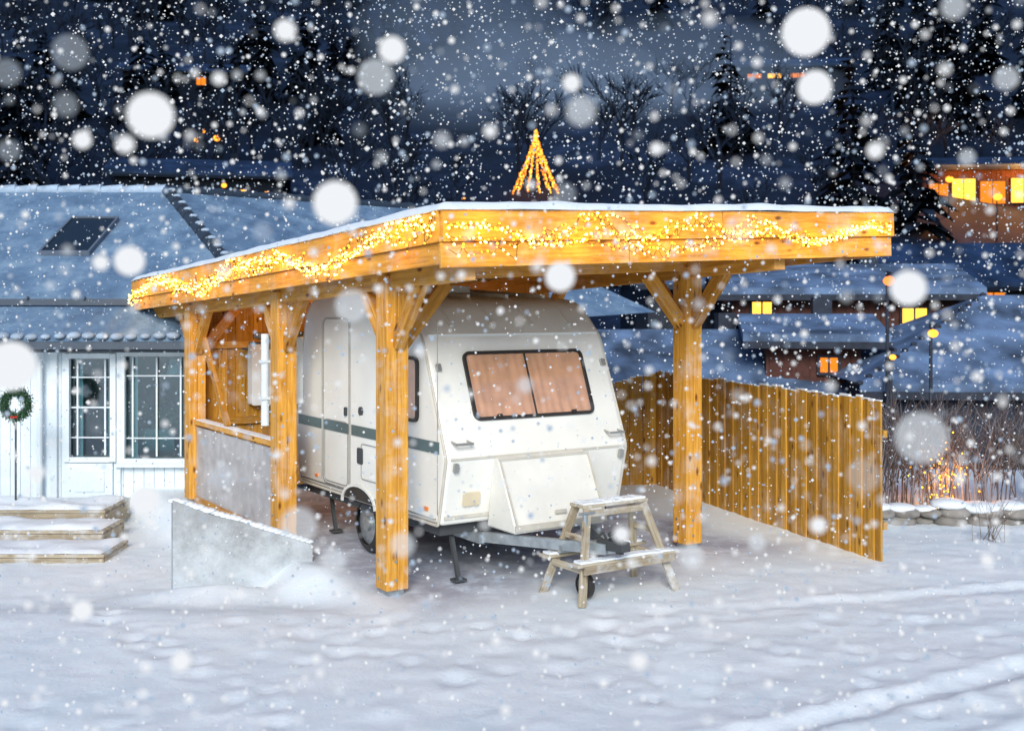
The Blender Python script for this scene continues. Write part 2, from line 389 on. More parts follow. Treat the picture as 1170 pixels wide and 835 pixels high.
for x in(.014,WD-.014):
    for i in range(len(pp)):
        a=pp[i];c=pp[(i+1)%len(pp)]
        if (Vector(a)-Vector(c)).length<.004: continue
        ins=.022
        ya=a[0]+(ins if a[0]<1.7 else -ins); yc=c[0]+(ins if c[0]<1.7 else -ins)
        w.cyl((x,ya,a[1]-(.022 if a[1]>2 else 0)),(x,yc,c[1]-(.022 if c[1]>2 else 0)),.014,n=8)
w.beam((.05,-.002,1.15),(WD-.05,-.002,1.15),.012,.018)
w.beam((.05,.118,.62),(WD-.05,.118,.62),.012,.03)
w.obj('edge_trims',[plain('trim_beige',(.55,.52,.45),.4)],cv,smooth=40)
d=Vector((0,.42,1.07)).normalized(); nrm=Vector((1,0,0)).cross(d)
w=MB()
for x in(.35,.8,1.25,1.7): w.beam((x,.95,2.60),(x,2.5,2.68),.035,.035)
w.plate((.9,1.7,2.64),(1,0,0),(0,1,0),.5,.5,.06,.07)
for x in(.35,.8,1.25,1.7):
    w.beam((x,.50,2.32),(x,.72,2.485),.03,.02); w.beam((x,.72,2.485),(x,.98,2.59),.03,.02)
w.beam((.06,.435,2.235),(WD-.06,.435,2.235),.016,.02)
w.obj('roof_ribs_and_vent',[M_whiteb],cv)
fo=Vector((0,0,1.15)); WX=WD/2+.02
def fp(x,l,off=0): return fo+Vector((x,0,0))+d*l+nrm*off
w=MB(); w.plate(fp(WX,.665,.0),(1,0,0),d,1.36,.66,.07,.028,0,inner=.03)
w.beam(fp(WX,.36,.02),fp(WX,.97,.02),.012,.012,0)
for xx in(-.42,.42):
    w.plate(fp(WX+xx,.365,.028),(1,0,0),d,.05,.03,.006,.02)
w.obj('front_window_frame',[M_black],cv,smooth=40)
def curtain(name,o,ex,ey,w_,h_,nrm,folds,par):
    vs=[];fs=[];nx_=folds*10
    for j in range(11):
        for i in range(nx_+1):
            u=i/nx_; v=j/10
            a=math.sin(u*folds*2*math.pi+1.7*math.sin(u*11)+.5*math.sin(v*2+u*5))*.0028*(1.2-.5*v)+.0015*math.sin(u*73+v*4)
            vs.append(Vector(o)+Vector(ex)*((u-.5)*w_)+Vector(ey)*((v-.5)*h_)+nrm*(.010+a))
    for j in range(10):
        for i in range(nx_): k=j*(nx_+1)+i; fs.append((k,k+1,k+nx_+2,k+nx_+1))
    m=MB(); m.add(vs,fs); return m.obj(name,[M_curtain],par,smooth=80)
curtain('front_curtain',fp(WX,.665),(1,0,0),d,1.31,.61,nrm,14,cv)
w=MB(); w.plate(fp(WX,.665,.0225),(1,0,0),d,1.31,.61,.04,.002); w.obj('front_window_glass',[M_glass],cv)
ey=Vector((0,0,1)); exs=Vector((0,-1,0)); nx_s=exs.cross(ey)
w=MB(); w.plate((.0,.82,1.74),exs,ey,.66,.60,.07,.028,0,inner=.03); w.obj('side_window_frame',[M_black],cv,smooth=40)
curtain('side_curtain',(0,.82,1.74),exs,ey,.61,.55,nx_s,7,cv)
w=MB(); w.plate((-.0225,.82,1.74),exs,ey,.6,.54,.05,.002); w.obj('side_window_glass',[M_glass],cv)
w=MB(); w.plate((.0,2.3,1.50),exs,ey,.66,1.76,.09,.008,0,inner=.014); w.plate((-.001,2.3,.98),exs,ey,.58,.66,.06,.006,0,inner=.01)
w.plate((.0,1.45,.95),exs,ey,.5,.36,.04,.007,0,inner=.01)
w.plate((0,2.05,1.42),exs,ey,.05,.09,.015,.02,1)
w.plate((0,1.7,1.45),exs,ey,.09,.09,.044,.015,1); w.plate((0,1.72,1.0),exs,ey,.12,.16,.02,.012,1)
for y in(.15,1.15,1.95,2.66): w.box((-.002,y,1.5),(.004,.008,1.7))
w.obj('door_outline',[M_trim,M_dark],cv,smooth=40)
w=MB()
for a,c in((.12,1.92),(2.0,2.6),(2.68,3.3)): w.box((-.003,(a+c)/2,1.245),(.010,c-a,.105))
w.obj('side_stripe',[M_stripe],cv)
w=MB(); a0,a1=.50,1.50
P=[( .02,1.15),(-.07,1.13),(-.35,.55),(-.33,.50),(.13,.50)]
vs=[(a0,y,z) for i,(y,z) in enumerate(P)]+[(a1,y,z) for y,z in P]; n=len(P)
w.add(vs,[tuple(range(n)),tuple(range(n,2*n))[::-1]]+[(i,n+i,n+(i+1)%n,(i+1)%n) for i in range(n)])
w.obj('gas_locker',[M_whiteb],cv,bevel=.02,smooth=40)
w=MB(); w.beam((a0+.0,-.078,1.125),(a1,-.078,1.125),.014,.02); w.beam((a0-.004,-.352,.555),(a1+.004,-.352,.555),.016,.05); 
for x in (a0+.012,a1-.012): w.beam((x,-.085,1.11),(x,-.362,.57),.012,.018)
w.beam(((a0+a1)/2-.06,-.33,.66),((a0+a1)/2+.06,-.33,.66),.02,.03)
w.obj('locker_trim',[plain('trim_beige2',(.55,.52,.45),.4)],cv)
w=MB()
for x in(.17,1.88):
    w.cyl((x-.09,-.035,1.285),(x+.09,-.035,1.285),.012,n=8); 
    for q in(-.08,.08): w.cyl((x+q,-.035,1.285),(x+q,.06,1.30),.01,n=8)
w.obj('grab_handles',[M_trim],cv,smooth=40)
w=MB(); w.plate((.3,.078,.78),(1,0,0),(0,-.14,.6),.17,.12,.01,.02,0)  # beige number plate low on the front
w.obj('number_plate',[M_beige],cv)
w=MB()
for x in(.1,1.95): w.plate((x,.008,1.08),(1,0,0),(0,-.14,.6),.05,.08,.01,.03)
for x in(.09,1.96): w.plate(fp(x,.85),(1,0,0),d,.05,.07,.01,.03)
w.obj('marker_lamps',[M_trim],cv)
w=MB()
for y in(.35,1.3,2.8): w.plate((0,y,.68),exs,ey,.07,.035,.008,.012)
w.obj('side_reflectors',[M_orange],cv)
w=MB(); w.box((WD/2,1.75,.50),(WD-.16,3.0,.12)); 
for x in(.45,1.6): w.box((x,1.7,.40),(.05,3.1,.1),1)
w.cyl((.15,1.75,.31),(WD-.15,1.75,.31),.035,mi=1)
w.beam((.45,.1,.42),(1.0,-1.0,.44),.06,.09,1); w.beam((1.6,.1,.42),(1.05,-1.0,.44),.06,.09,1)
w.box((1.025,-.62,.40),(.5,.05,.06),1)
w.beam((1.025,-.88,.46),(1.025,-1.22,.49),.09,.08,0)
w.cyl((1.025,-1.14,.42),(1.025,-1.14,.56),.035,mi=0); w.cyl((1.025,-1.0,.56),(1.025,-1.2,.66),.02,mi=0)
w.cyl((.88,-.85,.2),(.88,-.85,.72),.024,mi=1); w.cyl((.82,-.85,.73),(.98,-.85,.73),.012,mi=1)
for k in range(7): w.cyl((1.05+.03*math.sin(k),-.8-.05*k,.5+.05*math.sin(k*1.7)),(1.05+.03*math.sin(k+1),-.85-.05*k,.5+.05*math.sin((k+1)*1.7)),.012,n=6,mi=0)
for x in(.25,1.8):
    for y in(.35,3.0): w.beam((x,y,.45),(x,y-.14,.04),.035,.04,0); w.box((x,y-.14,.035),(.12,.10,.02),0)
w.obj('chassis_and_drawbar',[M_dark,M_galv],cv)
w=MB()
def wheel(x,y,z,r,wd):
    prof=[(0,.72),(.06,.9),(.2,1),(.8,1),(.94,.9),(1,.72)]; n=28; vs=[];fs=[]
    for a,b_ in prof:
        for i in range(n): th=2*math.pi*i/n; vs.append((x+(a-.5)*wd,y+r*b_*math.cos(th),z+r*b_*math.sin(th)))
    for k in range(len(prof)-1):
        for i in range(n): fs.append((k*n+i,k*n+(i+1)%n,(k+1)*n+(i+1)%n,(k+1)*n+i))
    w.add(vs,fs,0); w.cyl((x-.3*wd,y,z),(x+.3*wd,y,z),r*.73,n=24,mi=1); w.cyl((x-.5*wd,y,z),(x+.5*wd,y,z),r*.25,n=12,mi=1)
wheel(.16,1.75,.31,.29,.17); wheel(WD-.16,1.75,.31,.29,.17); wheel(.88,-.85,.12,.11,.07)
w.obj('wheels',[M_black,M_galv],cv,smooth=35)
w=MB(); n=14
for x in(-.012,WD+.012):
    for i in range(n):
        a=math.pi*i/n;b_=math.pi*(i+1)/n
        w.beam((x,1.75+.38*math.cos(a),.50+.20*math.sin(a)),(x,1.75+.38*math.cos(b_),.50+.20*math.sin(b_)),.02,.03)
w.obj('wheel_arches',[M_whiteb],cv)
w=MB(); w.add([(-.006,1.75+.37*math.cos(math.pi*i/16),.55+.14*math.sin(math.pi*i/16)) for i in range(17)],[tuple(range(17))]); w.obj('arch_liner',[M_black],cv)

# ---------------------------------------------------------------- step trestle
tr=empty('wooden_step_trestle',(0.86,9.86,0.0),ANG)
w=MB(); HT=.76
for sx_ in(-1,1):
    for sy in(-1,1):
        w.beam((sx_*.52,sy*.29,-.01),(sx_*.31,sy*.08,HT),.075,.03,up=(0,1,0))
    w.beam((sx_*.47,-.20,.28),(sx_*.47,.20,.28),.025,.06)
    w.beam((sx_*.385,-.13,.52),(sx_*.385,.13,.52),.025,.05)
w.box((0,-.05,HT+.02),(.72,.09,.028)); w.box((0,.06,HT+.02),(.72,.09,.028))
w.box((0,-.225,.33),(1.12,.13,.028)); w.box((0,.225,.33),(1.12,.13,.028))
w.box((0,-.29,.29),(1.0,.02,.07)); w.box((0,-.10,HT-.04),(.60,.02,.055))
w.obj('trestle_frame',[M_oldwood],tr,bevel=.005)
w=MB()
for c_,sz in(((0,-.045,.802),(.68,.08,.018)),((0,.06,.80),(.68,.08,.014)),((0,-.225,.353),(1.04,.11,.018)),((0,.225,.353),(1.04,.11,.018))):
    k=14
    for i in range(k):
        h=sz[2]*random.uniform(.6,1.4); w.box((c_[0]-sz[0]/2+(i+.5)*sz[0]/k,c_[1]+random.uniform(-.006,.006),c_[2]-sz[2]/2+h/2),(sz[0]/k+.004,sz[1]*random.uniform(.85,1),h))
w.obj('trestle_snow',[M_snowcap],tr)

# ---------------------------------------------------------------- fence
fn=empty('board_fence')
A_=Vector((3.62,10.96,0)); B_=Vector((2.03,15.74,0)); C_=Vector((.35,15.35,0))
w=MB(); sn=MB(); rl=MB()
def run(a,b,z0,z1):
    d=(b-a); L=d.length; d.normalize(); nr=Vector((d.y,-d.x,0)); k=int(L/.098)
    if nr.y>0: nr=-nr
    for i in range(k):
        p=a+d*(i+.5)*L/k; zt=z0+(z1-z0)*i/k+random.uniform(-.016,.016); off=(.012 if i%2 else 0)
        q=p+nr*off
        w.beam(q+Vector((0,0,-.02)),q+Vector((random.gauss(0,.005),0,zt)),L/k-random.uniform(.002,.006),.022,up=nr)
        h=random.uniform(.006,.026); sn.beam(q-d*.042+Vector((0,0,zt+h/2)),q+d*.042+Vector((0,0,zt+h/2)),.03,h)
    for z in(.35,1.25): rl.beam(a+nr*-.04+Vector((0,0,z)),b-nr*.04+Vector((0,0,z)),.045,.07)
    for i in range(1,int(L/1.8)+1):
        p=a+d*min(L,i*1.8)-nr*.1; rl.beam(p,p+Vector((0,0,1.45)),.09,.09)
run(A_,B_,1.575,1.58); run(B_,C_,1.56,1.2)
w.obj('fence_boards',[M_fence],fn); sn.obj('fence_snow',[M_snowcap],fn,bevel=.004); rl.obj('fence_rails',[M_fence],fn)

# ---------------------------------------------------------------- concrete wall
w=MB(); a=Vector((-3.18,10.5,0)); b_=Vector((-1.95,10.95,0)); d_=(b_-a).normalized(); nn=Vector((-d_.y,d_.x,0))*.2; seg=14
vs=[];fs=[]
for i in range(seg+1):
    f=i/seg; p=a+(b_-a)*f; zt=.67-.5*f+.02*noise.noise(p*4)
    vs+=[p+Vector((0,0,-.5)),p+Vector((0,0,zt)),p+nn+Vector((0,0,zt)),p+nn+Vector((0,0,-.5))]
for i in range(seg):
    k=i*4; fs+=[(k,k+4,k+5,k+1),(k+1,k+5,k+6,k+2),(k+2,k+6,k+7,k+3)]
fs+=[(0,1,2,3)]
w.add(vs,fs); 
m,nt,b=nodes('frosted_concrete'); geo=N(nt,'ShaderNodeNewGeometry'); sx=N(nt,'ShaderNodeSeparateXYZ'); nt.links.new(geo.outputs['Position'],sx.inputs[0])
n=N(nt,'ShaderNodeTexNoise',Scale=5.0,Detail=10.0,Roughness=.75); nt.links.new(geo.outputs['Position'],n.inputs['Vector'])
r1=ramp(nt,n.outputs[0],[(.3,(.27,.28,.29)),(.7,(.46,.48,.49))]); ad=N(nt,'ShaderNodeMath',operation='MULTIPLY_ADD'); ad.inputs[1].default_value=1.2; mr=N(nt,'ShaderNodeMapRange'); nt.links.new(sx.outputs[2],mr.inputs[0]); mr.inputs[1].default_value=.6; mr.inputs[2].default_value=-.25; mr.inputs[3].default_value=-.4; mr.inputs[4].default_value=.35
nt.links.new(n.outputs[0],ad.inputs[0]); nt.links.new(mr.outputs[0],ad.inputs[2]); fr=ramp(nt,ad.outputs[0],[(.3,(0,0,0)),(1.0,(.7,.7,.7))])
c=mixc(nt,fr.outputs[0],r1.outputs[0],(.64,.70,.75)); nt.links.new(c,b.inputs['Base Color']); b.inputs['Roughness'].default_value=.95; b.inputs['Specular IOR Level'].default_value=.1; bump(nt,b,n.outputs[0],.6,.03); M_fc=m
cw=empty('concrete_retaining_wall'); w.obj('wall_body',[M_fc],cw)
w=MB()
for i in range(26):
    f=(i+.5)/26; p=a+(b_-a)*f+nn*.5; w.ball((p.x,p.y,.67-.5*f+.005),random.uniform(.06,.085),0,2,.35)
w.obj('wall_top_snow',[M_snowcap],cw,smooth=80)

# ---------------------------------------------------------------- white house
hs=empty('white_house')
YW=15.4
w=MB()
ops=[(-6.10,-5.48,.42,1.80),(-5.34,-4.44,.40,1.83)]
zb,zt_=-.6,2.02
def wallx(x0,x1,z0,z1):
    x=x0
    while x<x1-.001:
        wd=min(.14,x1-x); w.box((x+wd/2,YW+.02,(z0+z1)/2),(wd-.006,.03,z1-z0)); x+=wd
    w.box(((x0+x1)/2,YW+.08,(z0+z1)/2),(x1-x0,.06,z1-z0))
cur=-16
for (x0,x1,z0,z1) in ops:
    wallx(cur,x0,zb,zt_); wallx(x0,x1,zb,z0); wallx(x0,x1,z1,zt_); cur=x1
wallx(cur,-3.0,zb,zt_)
w.box((-3.0,YW+4,.7),(.1,8,2.6))
w.obj('cladding',[M_paint],hs)
w=MB()
for (x0,x1,z0,z1) in ops:
    cx=(x0+x1)/2
    for a,b2,zz0,zz1 in((x0-.05,x0+.03,z0-.05,z1+.05),(x1-.03,x1+.05,z0-.05,z1+.05)): w.box(((a+b2)/2,YW-.02,(zz0+zz1)/2),(b2-a,.07,zz1-zz0))
    for zz in(z0-.02,z1+.02): w.box((cx,YW-.025,zz),(x1-x0-.06,.075,.07))
    for xx in [x0+.12,x1-.12]+([cx] if x1-x0>.8 else []): w.box((xx,YW+.03,(z0+z1)/2),(.022,.03,z1-z0-.07))
    for k in (1,4): w.box((cx,YW+.035,z0+(z1-z0)*k/5),(x1-x0-.06,.02,.016))
    if x1-x0<.8:
        w.box((cx,YW+.035,z0+(z1-z0)*.5),(x1-x0-.06,.02,.02)); w.box((cx,YW-.015,.1),(.62,.04,.5)); w.box((cx,YW-.04,.1),(.4,.02,.28))
w.box((-5.39,YW-.03,.9),(.05,.06,2.2)); w.box((-4.30,YW-.03,.8),(.12,.06,2.4)); w.box((-4.9,YW-.06,.33),(1.05,.14,.05)); w.box((-6.28,YW-.03,.8),(.09,.06,2.4))
w.box((-5.79,YW-.07,1.92),(5.5,.1,.1))
w.box((-9,YW-.26,2.03),(14.5,.03,.12)); w.cyl((-6.45,YW-.1,2.0),(-6.45,YW-.1,-.3),.04)
w.obj('window_frames_and_trim',[M_paint],hs)
w=MB()
for (x0,x1,z0,z1) in ops: w.box(((x0+x1)/2,YW+.055,(z0+z1)/2),(x1-x0,.006,z1-z0))
w.obj('glazing',[M_glass2],hs)
w=MB(); w.box((-6,YW+2.2,.8),(5,.05,3)); w.box((-6,YW+1.2,-.1),(5,2.2,.05)); w.box((-5.0,YW+.5,.62),(.5,.3,.3)); w.box((-4.7,YW+.9,1.3),(.06,.06,1.2)); w.box((-5.6,YW+.8,.8),(.4,.3,.9))
for i in range(14): w.ball((-5.0+random.uniform(-.3,.3),YW+.4,.85+random.uniform(-.1,.35)),random.uniform(.03,.08),1)
w.cyl((-4.75,YW+.4,1.55),(-4.75,YW+.4,1.75),.12,.07,mi=2)
for x in(-6.02,-5.56,-5.26,-4.52):
    for k in range(3): w.beam((x+.03*k,YW+.13+.02*(k%2),.4),(x+.03*k,YW+.13,1.85),.028,.01,2)
w.obj('room_interior',[M_int,M_green,M_paint],hs)
w=MB(); w.box((-5.75,YW-.02,-.27),(.7,.06,.16)); w.obj('doorstep_grate',[M_black],hs)
m,nt,b=nodes('snowy_tile_roof'); tc=N(nt,'ShaderNodeTexCoord')
wv=N(nt,'ShaderNodeTexWave',Scale=1.05,Distortion=.4); wv.bands_direction='X'; nt.links.new(tc.outputs['Object'],wv.inputs[0])
wv2=N(nt,'ShaderNodeTexWave',Scale=.9,Distortion=.6); wv2.bands_direction='Y'; wv2.wave_profile='SAW'; nt.links.new(tc.outputs['Object'],wv2.inputs[0])
n=N(nt,'ShaderNodeTexNoise',Scale=1.1,Detail=10.0,Roughness=.75); nt.links.new(tc.outputs['Object'],n.inputs['Vector'])
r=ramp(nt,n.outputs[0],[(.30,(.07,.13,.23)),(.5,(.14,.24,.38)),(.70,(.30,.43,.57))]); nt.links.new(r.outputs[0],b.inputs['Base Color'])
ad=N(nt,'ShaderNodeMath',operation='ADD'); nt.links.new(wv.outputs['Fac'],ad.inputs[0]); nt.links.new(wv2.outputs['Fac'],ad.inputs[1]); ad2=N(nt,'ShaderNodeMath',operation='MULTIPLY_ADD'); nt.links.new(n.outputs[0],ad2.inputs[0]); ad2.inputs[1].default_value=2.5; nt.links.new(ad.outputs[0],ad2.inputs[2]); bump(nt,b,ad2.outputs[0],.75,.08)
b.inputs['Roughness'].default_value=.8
M_roof=m
w=MB(); E=14.95; R0=Vector((-6.17,20,4.56)); C0=Vector((-3.0,E,2.09)); R1=Vector((-1.8,26,4.75)); C1=Vector((2.5,19.5,2.4))
w.add([(-18,E,2.09),C0,R0,(-18,20,4.56)],[(0,1,2,3)]); w.add([C0,C1,R1,R0],[(0,1,2,3)])
w.add([(-18,E,2.03),C0-Vector((0,0,.06)),C0,(-18,E,2.09)],[(0,1,2,3)])
w.add([(-18,20,4.56),R0,(-6,27,2),(-18,27,2)],[(0,1,2,3)]); w.add([R0,R1,(-6,27,2)],[(0,1,2)])
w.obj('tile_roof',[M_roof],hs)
w=MB()
def tiles(a,b2,st,r_,mi=0):
    L=(b2-a).length; k=int(L/st)
    for i in range(k):
        p=a+(b2-a)*(i/k); q=a+(b2-a)*((i+1.15)/k); w.cyl(p+Vector((0,0,.02)),q,r_,r_*.8,n=8,mi=mi)
tiles(C0.copy(),R0.copy(),.36,.11,0); tiles(R1.copy(),R0.copy(),.4,.1,0)
w.obj('ridge_tiles',[plain('dark_tile',(.03,.045,.07),.6)],hs,smooth=50)
w=MB()
for i in range(18):
    f=(i+.3)/18; q=C0+(R0-C0)*f; w.ball((q.x+.04,q.y-.02,q.z+.09),.075,0,2,.5)
tiles(R0.copy(),Vector((-18,20,4.56)),.38,.10,0)
for i in range(80):
    x=-18+i*.19; w.ball((x,E-.01,2.10+.01*math.sin(i)),.085*random.uniform(.8,1.1),0,2,.6)
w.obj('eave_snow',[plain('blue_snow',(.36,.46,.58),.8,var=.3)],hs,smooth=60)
w=MB(); w.box((-10.4,E-.09,1.98),(14.8,.1,.1)); w.box((-10.4,E+.15,1.9),(14.8,.3,.03)); w.beam((-18,15.75,2.56),(-5.2,15.75,2.56),.04,.09); 
for x in np.arange(-10,-5,.8): w.beam((x,15.9,2.54),(x,15.7,2.62),.02,.05)
w.obj('gutter_and_snow_guard',[plain('dark_gutter',(.06,.08,.11),.5)],hs)
sl=(R0.z-C0.z)/(R0.y-C0.y); dsl=Vector((0,1,sl)).normalized()
w=MB(); w.plate((-6.95,18.05,2.09+sl*(18.05-E)+.01),(1,0,0),dsl,.72,1.4,.03,.05); w.obj('skylight',[plain('dark_skylight',(.012,.02,.03),.15)],hs)
w=MB(); w.plate((-6.95,18.05,2.09+sl*(18.05-E)+.008),(1,0,0),dsl,.80,1.48,.03,.07,0,inner=.035); w.obj('skylight_frame',[plain('skylight_frame_metal',(.12,.15,.2))],hs)

wr=empty('wreath_on_stake'); w=MB(); wc=Vector(((18-585)/F*14.3,14.3,H-112/F*14.3))
for i in range(1500):
    a=random.uniform(0,2*math.pi); r_=.16+random.gauss(0,.028); p=wc+Vector((r_*math.cos(a),random.gauss(0,.025),r_*math.sin(a)))
    q=p+Vector((random.gauss(0,.03),random.gauss(0,.02),random.gauss(0,.03))); w.beam(p,q,.009,.004,0)
w.obj('wreath_needles',[M_green],wr)
w=MB(); w.cyl(wc-Vector((0,0,.15)),(wc.x,wc.y,-.5),.013,n=6)
for a in(4.5,4.7,4.9): w.ball(wc+Vector((.16*math.cos(a),-.05,.16*math.sin(a))),.018,1)
w.obj('stake',[M_dark,M_red],wr)

dk=empty('wooden_deck_steps'); w=MB(); s2=MB()
for (y0,y1,z,x1) in((13.75,14.7,.0,-5.0),(13.0,13.75,-.10,-4.75),(12.2,13.0,-.2,-4.45)):
    n_=int((y1-y0)/.13)
    for i in range(n_):
        yy=y0+(i+.5)*(y1-y0)/n_; w.box((-8+(x1+8)/2,yy,z-.02),(x1+8,.115,.035))
    w.box((-8+(x1+8)/2,y0+.03,z-.11),(x1+8,.03,.13)); w.box((x1-.03,(y0+y1)/2,z-.15),(.04,y1-y0,.2))
    nx_=110; vs=[];fs=[]
    for j in range(13):
        for i in range(nx_+1):
            e=min(i,nx_-i,j,12-j); x=-8+(x1+8-.03)*i/nx_; yy=y0+.02+(y1-y0-.06)*j/12
            jj=.035*noise.noise(Vector((x*5,j,0))) if j==0 else 0
            vs.append((x,yy+jj,z+.001+(max(.004,.035*(1-math.exp(-e*.8))+.05*noise.noise(Vector((x*2.2,yy*3,0)))) if e>0 else 0)))
    for j in range(12):
        for i in range(nx_): k=j*(nx_+1)+i; fs.append((k,k+1,k+nx_+2,k+nx_+1))
    s2.add(vs,fs)
w.obj('deck_boards',[M_oldwood],dk); s2.obj('deck_snow',[M_snowcap],dk,smooth=70)

# ---------------------------------------------------------------- right side
sw=empty('low_stone_wall'); w=MB(); s2=MB(); x=4.05
while x<9:
    wd=random.uniform(.16,.40)
    for lay in range(2):
        w.ball((x+wd/2+lay*.05,12.9+random.uniform(-.05,.05),.03+lay*.10),wd*.55,0,2,.42)
    s2.ball((x+wd/2,12.92+random.uniform(-.03,.03),.20+random.uniform(-.03,.03)),wd*random.uniform(.5,.66),0,2,.3); x+=wd*.95
w.obj('stones',[plain('stone',(.26,.24,.22),.9,var=.4,bmp=.5)],sw,smooth=60); s2.obj('wall_snow',[M_snowcap],sw,smooth=80)
hd=empty('bare_hedge'); w=MB()
def twig(p,dv,L,r,dep):
    q=p+dv*L; w.cyl(p,q,r,r*.55,n=3,mi=0 if random.random()<.6 else 1)
    if dep:
        for k in range(random.choice((2,3))):
            nd=(dv+Vector((random.gauss(0,.45),random.gauss(0,.35),random.gauss(.1,.3)))).normalized()
            twig(p+dv*L*random.uniform(.5,1),nd,L*random.uniform(.5,.8),r*.6,dep-1)
for i in range(330):
    p=Vector((random.uniform(3.9,10.5),14+random.gauss(0,.25),-.05)); twig(p,Vector((random.gauss(0,.12),random.gauss(0,.1),1)).normalized(),random.uniform(.45,.75),.011,3)
w.obj('hedge_twigs',[plain('twig_brown',(.10,.07,.06),.9),plain('twig_grey',(.20,.20,.23),.9)],hd)
w=MB()
for i in range(80): w.ball((5.35+random.gauss(0,.18),13.95+random.gauss(0,.1),abs(random.gauss(.35,.3))),.013,1)
w.obj('hedge_bulbs',[M_bulb,M_bulb2],hd); plamp((5.4,13.7,.4),22,hd,.1,(1,.36,.04)); plamp((5.4,14.5,.7),14,hd,.1,(1,.36,.04))
sb=empty('small_bare_shrub'); w=MB()
for i in range(16):
    p=Vector((1130-585,0,0))/F*11.9+Vector((random.gauss(0,.08),11.9+random.gauss(0,.06),0)); twig(p,Vector((random.gauss(0,.3),random.gauss(0,.2),1)).normalized(),random.uniform(.2,.4),.005,1)
w.obj('shrub_twigs',[plain('shrub_brown',(.12,.08,.06)),plain('shrub_grey',(.2,.17,.15))],sb)

M_wallr=plain('red_brown_cladding',(.085,.03,.022),.8,var=.4); M_walld=plain('dark_cladding',(.025,.032,.05),.8,var=.4); M_rs=plain('roof_snow_dusk',(.11,.175,.30),.8,var=.75,scale=1.4,bmp=.6)
M_rs2=plain('roof_snow_dusk_far',(.06,.10,.19),.8,var=.7,scale=.9,bmp=.6)  # dusk is put into both roof snow colours, darker for farther houses
def house(name,loc,rz,L,D,hw,hr,wall,roofm,wins,hip=0):
    e=empty(name,loc,math.radians(rz)); w=MB()
    n_=int(L/.25)
    w.box((0,0,hw/2-1),(L,D,hw+2)); 
    for i in range(n_): w.box((-L/2+(i+.5)*L/n_,-D/2-.015,hw/2-.5),(L/n_*.5,.02,hw+1))
    if not hip:
        w.add([(-L/2,-D/2,hw),(-L/2,D/2,hw),(-L/2,0,hr)],[(0,1,2)]); w.add([(L/2,-D/2,hw),(L/2,D/2,hw),(L/2,0,hr)],[(0,2,1)])
    w.obj('walls',[wall],e)
    w=MB(); ov=.5 if not hip else .3; k=(hr-hw)/(D/2); 
    for sg in(-1,1):
        a=(-L/2-ov,sg*(D/2+ov),hw-ov*k+.03); b2=(L/2+ov,sg*(D/2+ov),hw-ov*k+.03); c2=(L/2+ov-hip,0,hr+.03); d2=(-L/2-ov+hip,0,hr+.03)
        up=Vector((0,0,.16)); A4=[Vector(q) for q in(a,b2,c2,d2)]; w.add(A4+[q+up for q in A4],[(0,1,2,3),(4,5,6,7),(0,1,5,4),(1,2,6,5),(3,0,4,7)])
    if hip:
        for sg in(-1,1):
            w.add([(sg*(L/2+ov),-D/2-ov,hw-ov*k+.19),(sg*(L/2+ov),D/2+ov,hw-ov*k+.19),(sg*(L/2+ov-hip),0,hr+.19)],[(0,1,2)])
    w.obj('snowy_roof',[roofm],e)
    w=MB(); w.box((L*.2,.2,hr+.2),(.4,.4,.7)) if not hip else None; w.beam((-L/2-ov,-(D/2+ov)-.02,hw-ov*k-.03),(L/2+ov,-(D/2+ov)-.02,hw-ov*k-.03),.08,.14)
    if hip:
        for i in range(16):
            f=i/15; w.ball((-L/2-ov+hip*f,-(D/2+ov)*(1-f),hw-ov*k+.20+(hr-hw+ov*k)*f),.07,0,1,.7)
    w.obj('chimney_and_gutter',[M_walld],e)
    f=MB(); 
    for (x,z,ww,hh,lit) in wins:
        f.plate((x,-D/2-.03,z),(1,0,0),(0,0,1),ww,hh,.01,.03,lit); f.plate((x,-D/2-.03,z),(1,0,0),(0,0,1),ww+.12,hh+.12,.02,.07,3,inner=.06); f.box((x,-D/2-.075,z),(.04,.03,hh),3)
    if wins: f.obj('windows',[M_lit,M_lit2,M_black,M_walld],e)
    return e
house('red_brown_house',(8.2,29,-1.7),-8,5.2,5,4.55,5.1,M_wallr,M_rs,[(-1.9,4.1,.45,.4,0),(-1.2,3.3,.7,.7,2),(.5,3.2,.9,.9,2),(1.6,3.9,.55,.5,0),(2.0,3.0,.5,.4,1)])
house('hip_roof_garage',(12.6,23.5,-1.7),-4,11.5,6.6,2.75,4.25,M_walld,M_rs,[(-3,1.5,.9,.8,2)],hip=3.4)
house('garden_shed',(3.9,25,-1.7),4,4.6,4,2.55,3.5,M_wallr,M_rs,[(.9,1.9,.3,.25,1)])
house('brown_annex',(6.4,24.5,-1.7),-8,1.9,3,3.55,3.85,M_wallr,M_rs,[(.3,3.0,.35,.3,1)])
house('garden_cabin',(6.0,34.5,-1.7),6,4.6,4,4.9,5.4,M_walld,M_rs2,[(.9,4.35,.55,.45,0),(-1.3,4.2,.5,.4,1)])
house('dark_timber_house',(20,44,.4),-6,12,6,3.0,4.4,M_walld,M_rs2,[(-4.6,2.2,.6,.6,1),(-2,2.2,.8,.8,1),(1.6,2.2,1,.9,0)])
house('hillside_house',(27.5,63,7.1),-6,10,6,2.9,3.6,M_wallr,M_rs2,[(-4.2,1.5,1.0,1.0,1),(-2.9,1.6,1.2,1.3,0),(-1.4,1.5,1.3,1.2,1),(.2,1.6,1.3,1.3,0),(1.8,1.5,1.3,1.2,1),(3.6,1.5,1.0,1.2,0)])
house('hillside_house.001',(-16,58,6.4),12,8,6,2.6,3.5,M_walld,M_rs2,[(-2,1.6,.5,.5,1),(2,1.6,.5,.5,0)])
